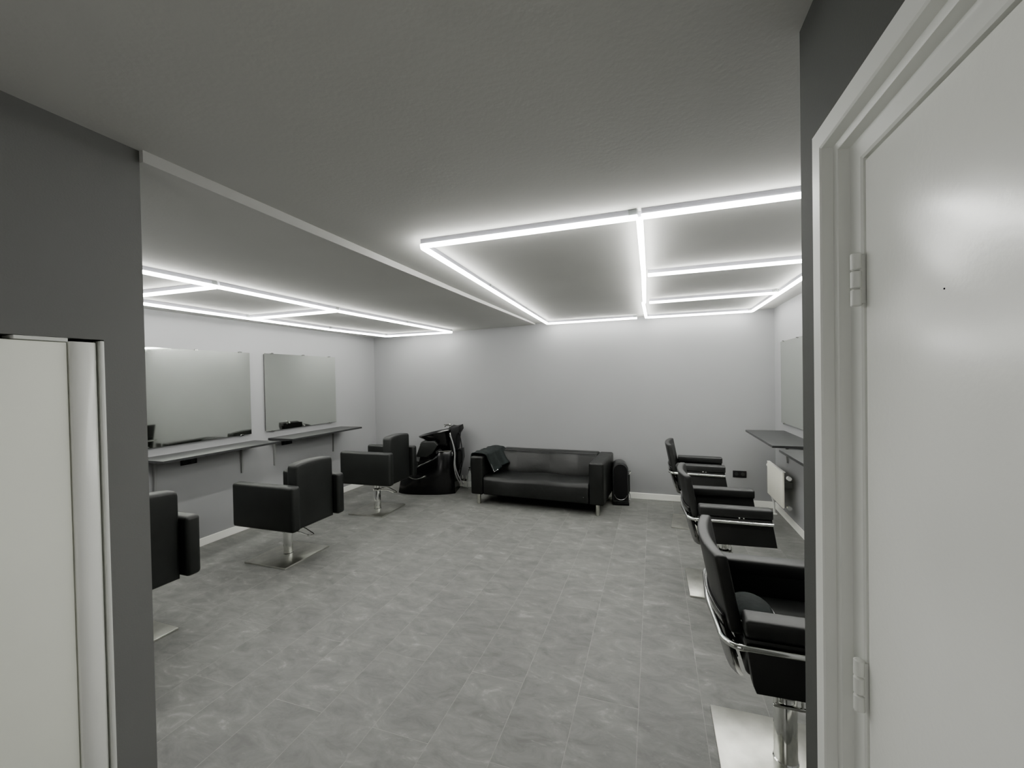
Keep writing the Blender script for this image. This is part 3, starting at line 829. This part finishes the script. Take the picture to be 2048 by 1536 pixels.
# plumbing at the wall base
pv = thing('water_valves', 'chrome angle valves and pipes at the wall behind the basin', 'plumbing', (-2.700, 5.722, 0))
bm = NB()
for dx in (-0.03, 0.03):
    tube(bm, fillet([(dx, 0.038, 0.12), (dx, -0.03, 0.12), (dx, -0.03, 0.185)], .015), 0.009, 8)
    tube(bm, [(dx, -0.03, 0.12), (dx, -0.060, 0.12)], 0.014, 10)
obj('valve_pair', bm, M['chrome'], pv)
bm = NB(); tube(bm, fillet([(-0.03, -0.03, 0.10), (-0.03, -0.03, 0.016), (0.04, -0.03, 0.016)], .02), 0.010, 8); obj('pipe', bm, M['frame'], pv)
def bottle(x, y, label):
    t_ = thing('spray_bottle', label, 'bottle', (x, y, 0), 0, None)
    bm = NB(); lathe(bm, [(0.036, 0.0), (0.042, 0.005), (0.042, 0.06), (0.040, 0.15), (0.034, 0.215), (0.020, 0.245), (0.014, 0.262), (0.014, 0.275)], 24)
    obj('bottle_body', bm, M['clear'], t_)
    bm = NB(); lathe(bm, [(0.016, 0.2755), (0.016, 0.292), (0.008, 0.294), (0.008, 0.310)], 16); box(bm, -0.014, 0.040, -0.010, 0.010, 0.310, 0.324, 0.003, 1)
    obj('pump_head', bm, M['chrome'], t_)
bottle(-2.590, 5.640, 'clear bottle with silver pump on the floor, nearer the basin')
bottle(-2.495, 5.640, 'clear bottle with silver pump on the floor, nearer the sofa')

# ------------------------------------------------------------------ unseen fill light added behind the camera to brighten the hall doors
ld = bpy.data.lights.new('hall_fill', 'AREA'); ld.shape = 'RECTANGLE'; ld.size = 1.0; ld.size_y = 1.5; ld.energy = 8.0; ld.color = (1.0, 0.98, 0.95)
lo = bpy.data.objects.new('hall_fill', ld); C.objects.link(lo); lo.location = (-0.64, YBACK + 0.03, 0.95); lo.rotation_euler = (PI / 2, 0, 0)
w = bpy.data.worlds.new('world'); bpy.context.scene.world = w; w.use_nodes = True
w.node_tree.nodes['Background'].inputs['Color'].default_value = (0.5, 0.5, 0.5, 1); w.node_tree.nodes['Background'].inputs['Strength'].default_value = 0.05

# ------------------------------------------------------------------ camera
cam = bpy.data.cameras.new('camera'); cam.sensor_fit = 'HORIZONTAL'; cam.sensor_width = 36.0
cam.lens = 838.03 / 2048 * 36.0; cam.clip_start = 0.02
co = bpy.data.objects.new('camera', cam); C.objects.link(co)
R = [[0.9473019607953006, 0.31980959023801386, -0.018461339744783218], [-0.013263595407262203, -0.01842331321035366, -0.9997422960779572], [-0.3200672930967035, 0.9473027011056956, -0.013210615716234657]]
rt, dn, fw = Vector(R[0]), Vector(R[1]), Vector(R[2])
mw = Matrix(((rt.x, -dn.x, -fw.x, 0), (rt.y, -dn.y, -fw.y, 0), (rt.z, -dn.z, -fw.z, 1.62), (0, 0, 0, 1)))
co.matrix_world = mw
sc = bpy.context.scene
sc.camera = co
sc.view_settings.view_transform = 'AgX'
sc.view_settings.look = 'AgX - Punchy'
sc.view_settings.exposure = 1.05
sc.view_settings.gamma = 1.0
sc.cycles.use_denoising = True
sc.cycles.max_bounces = 10
sc.cycles.diffuse_bounces = 6
sc.cycles.sample_clamp_indirect = 6.0
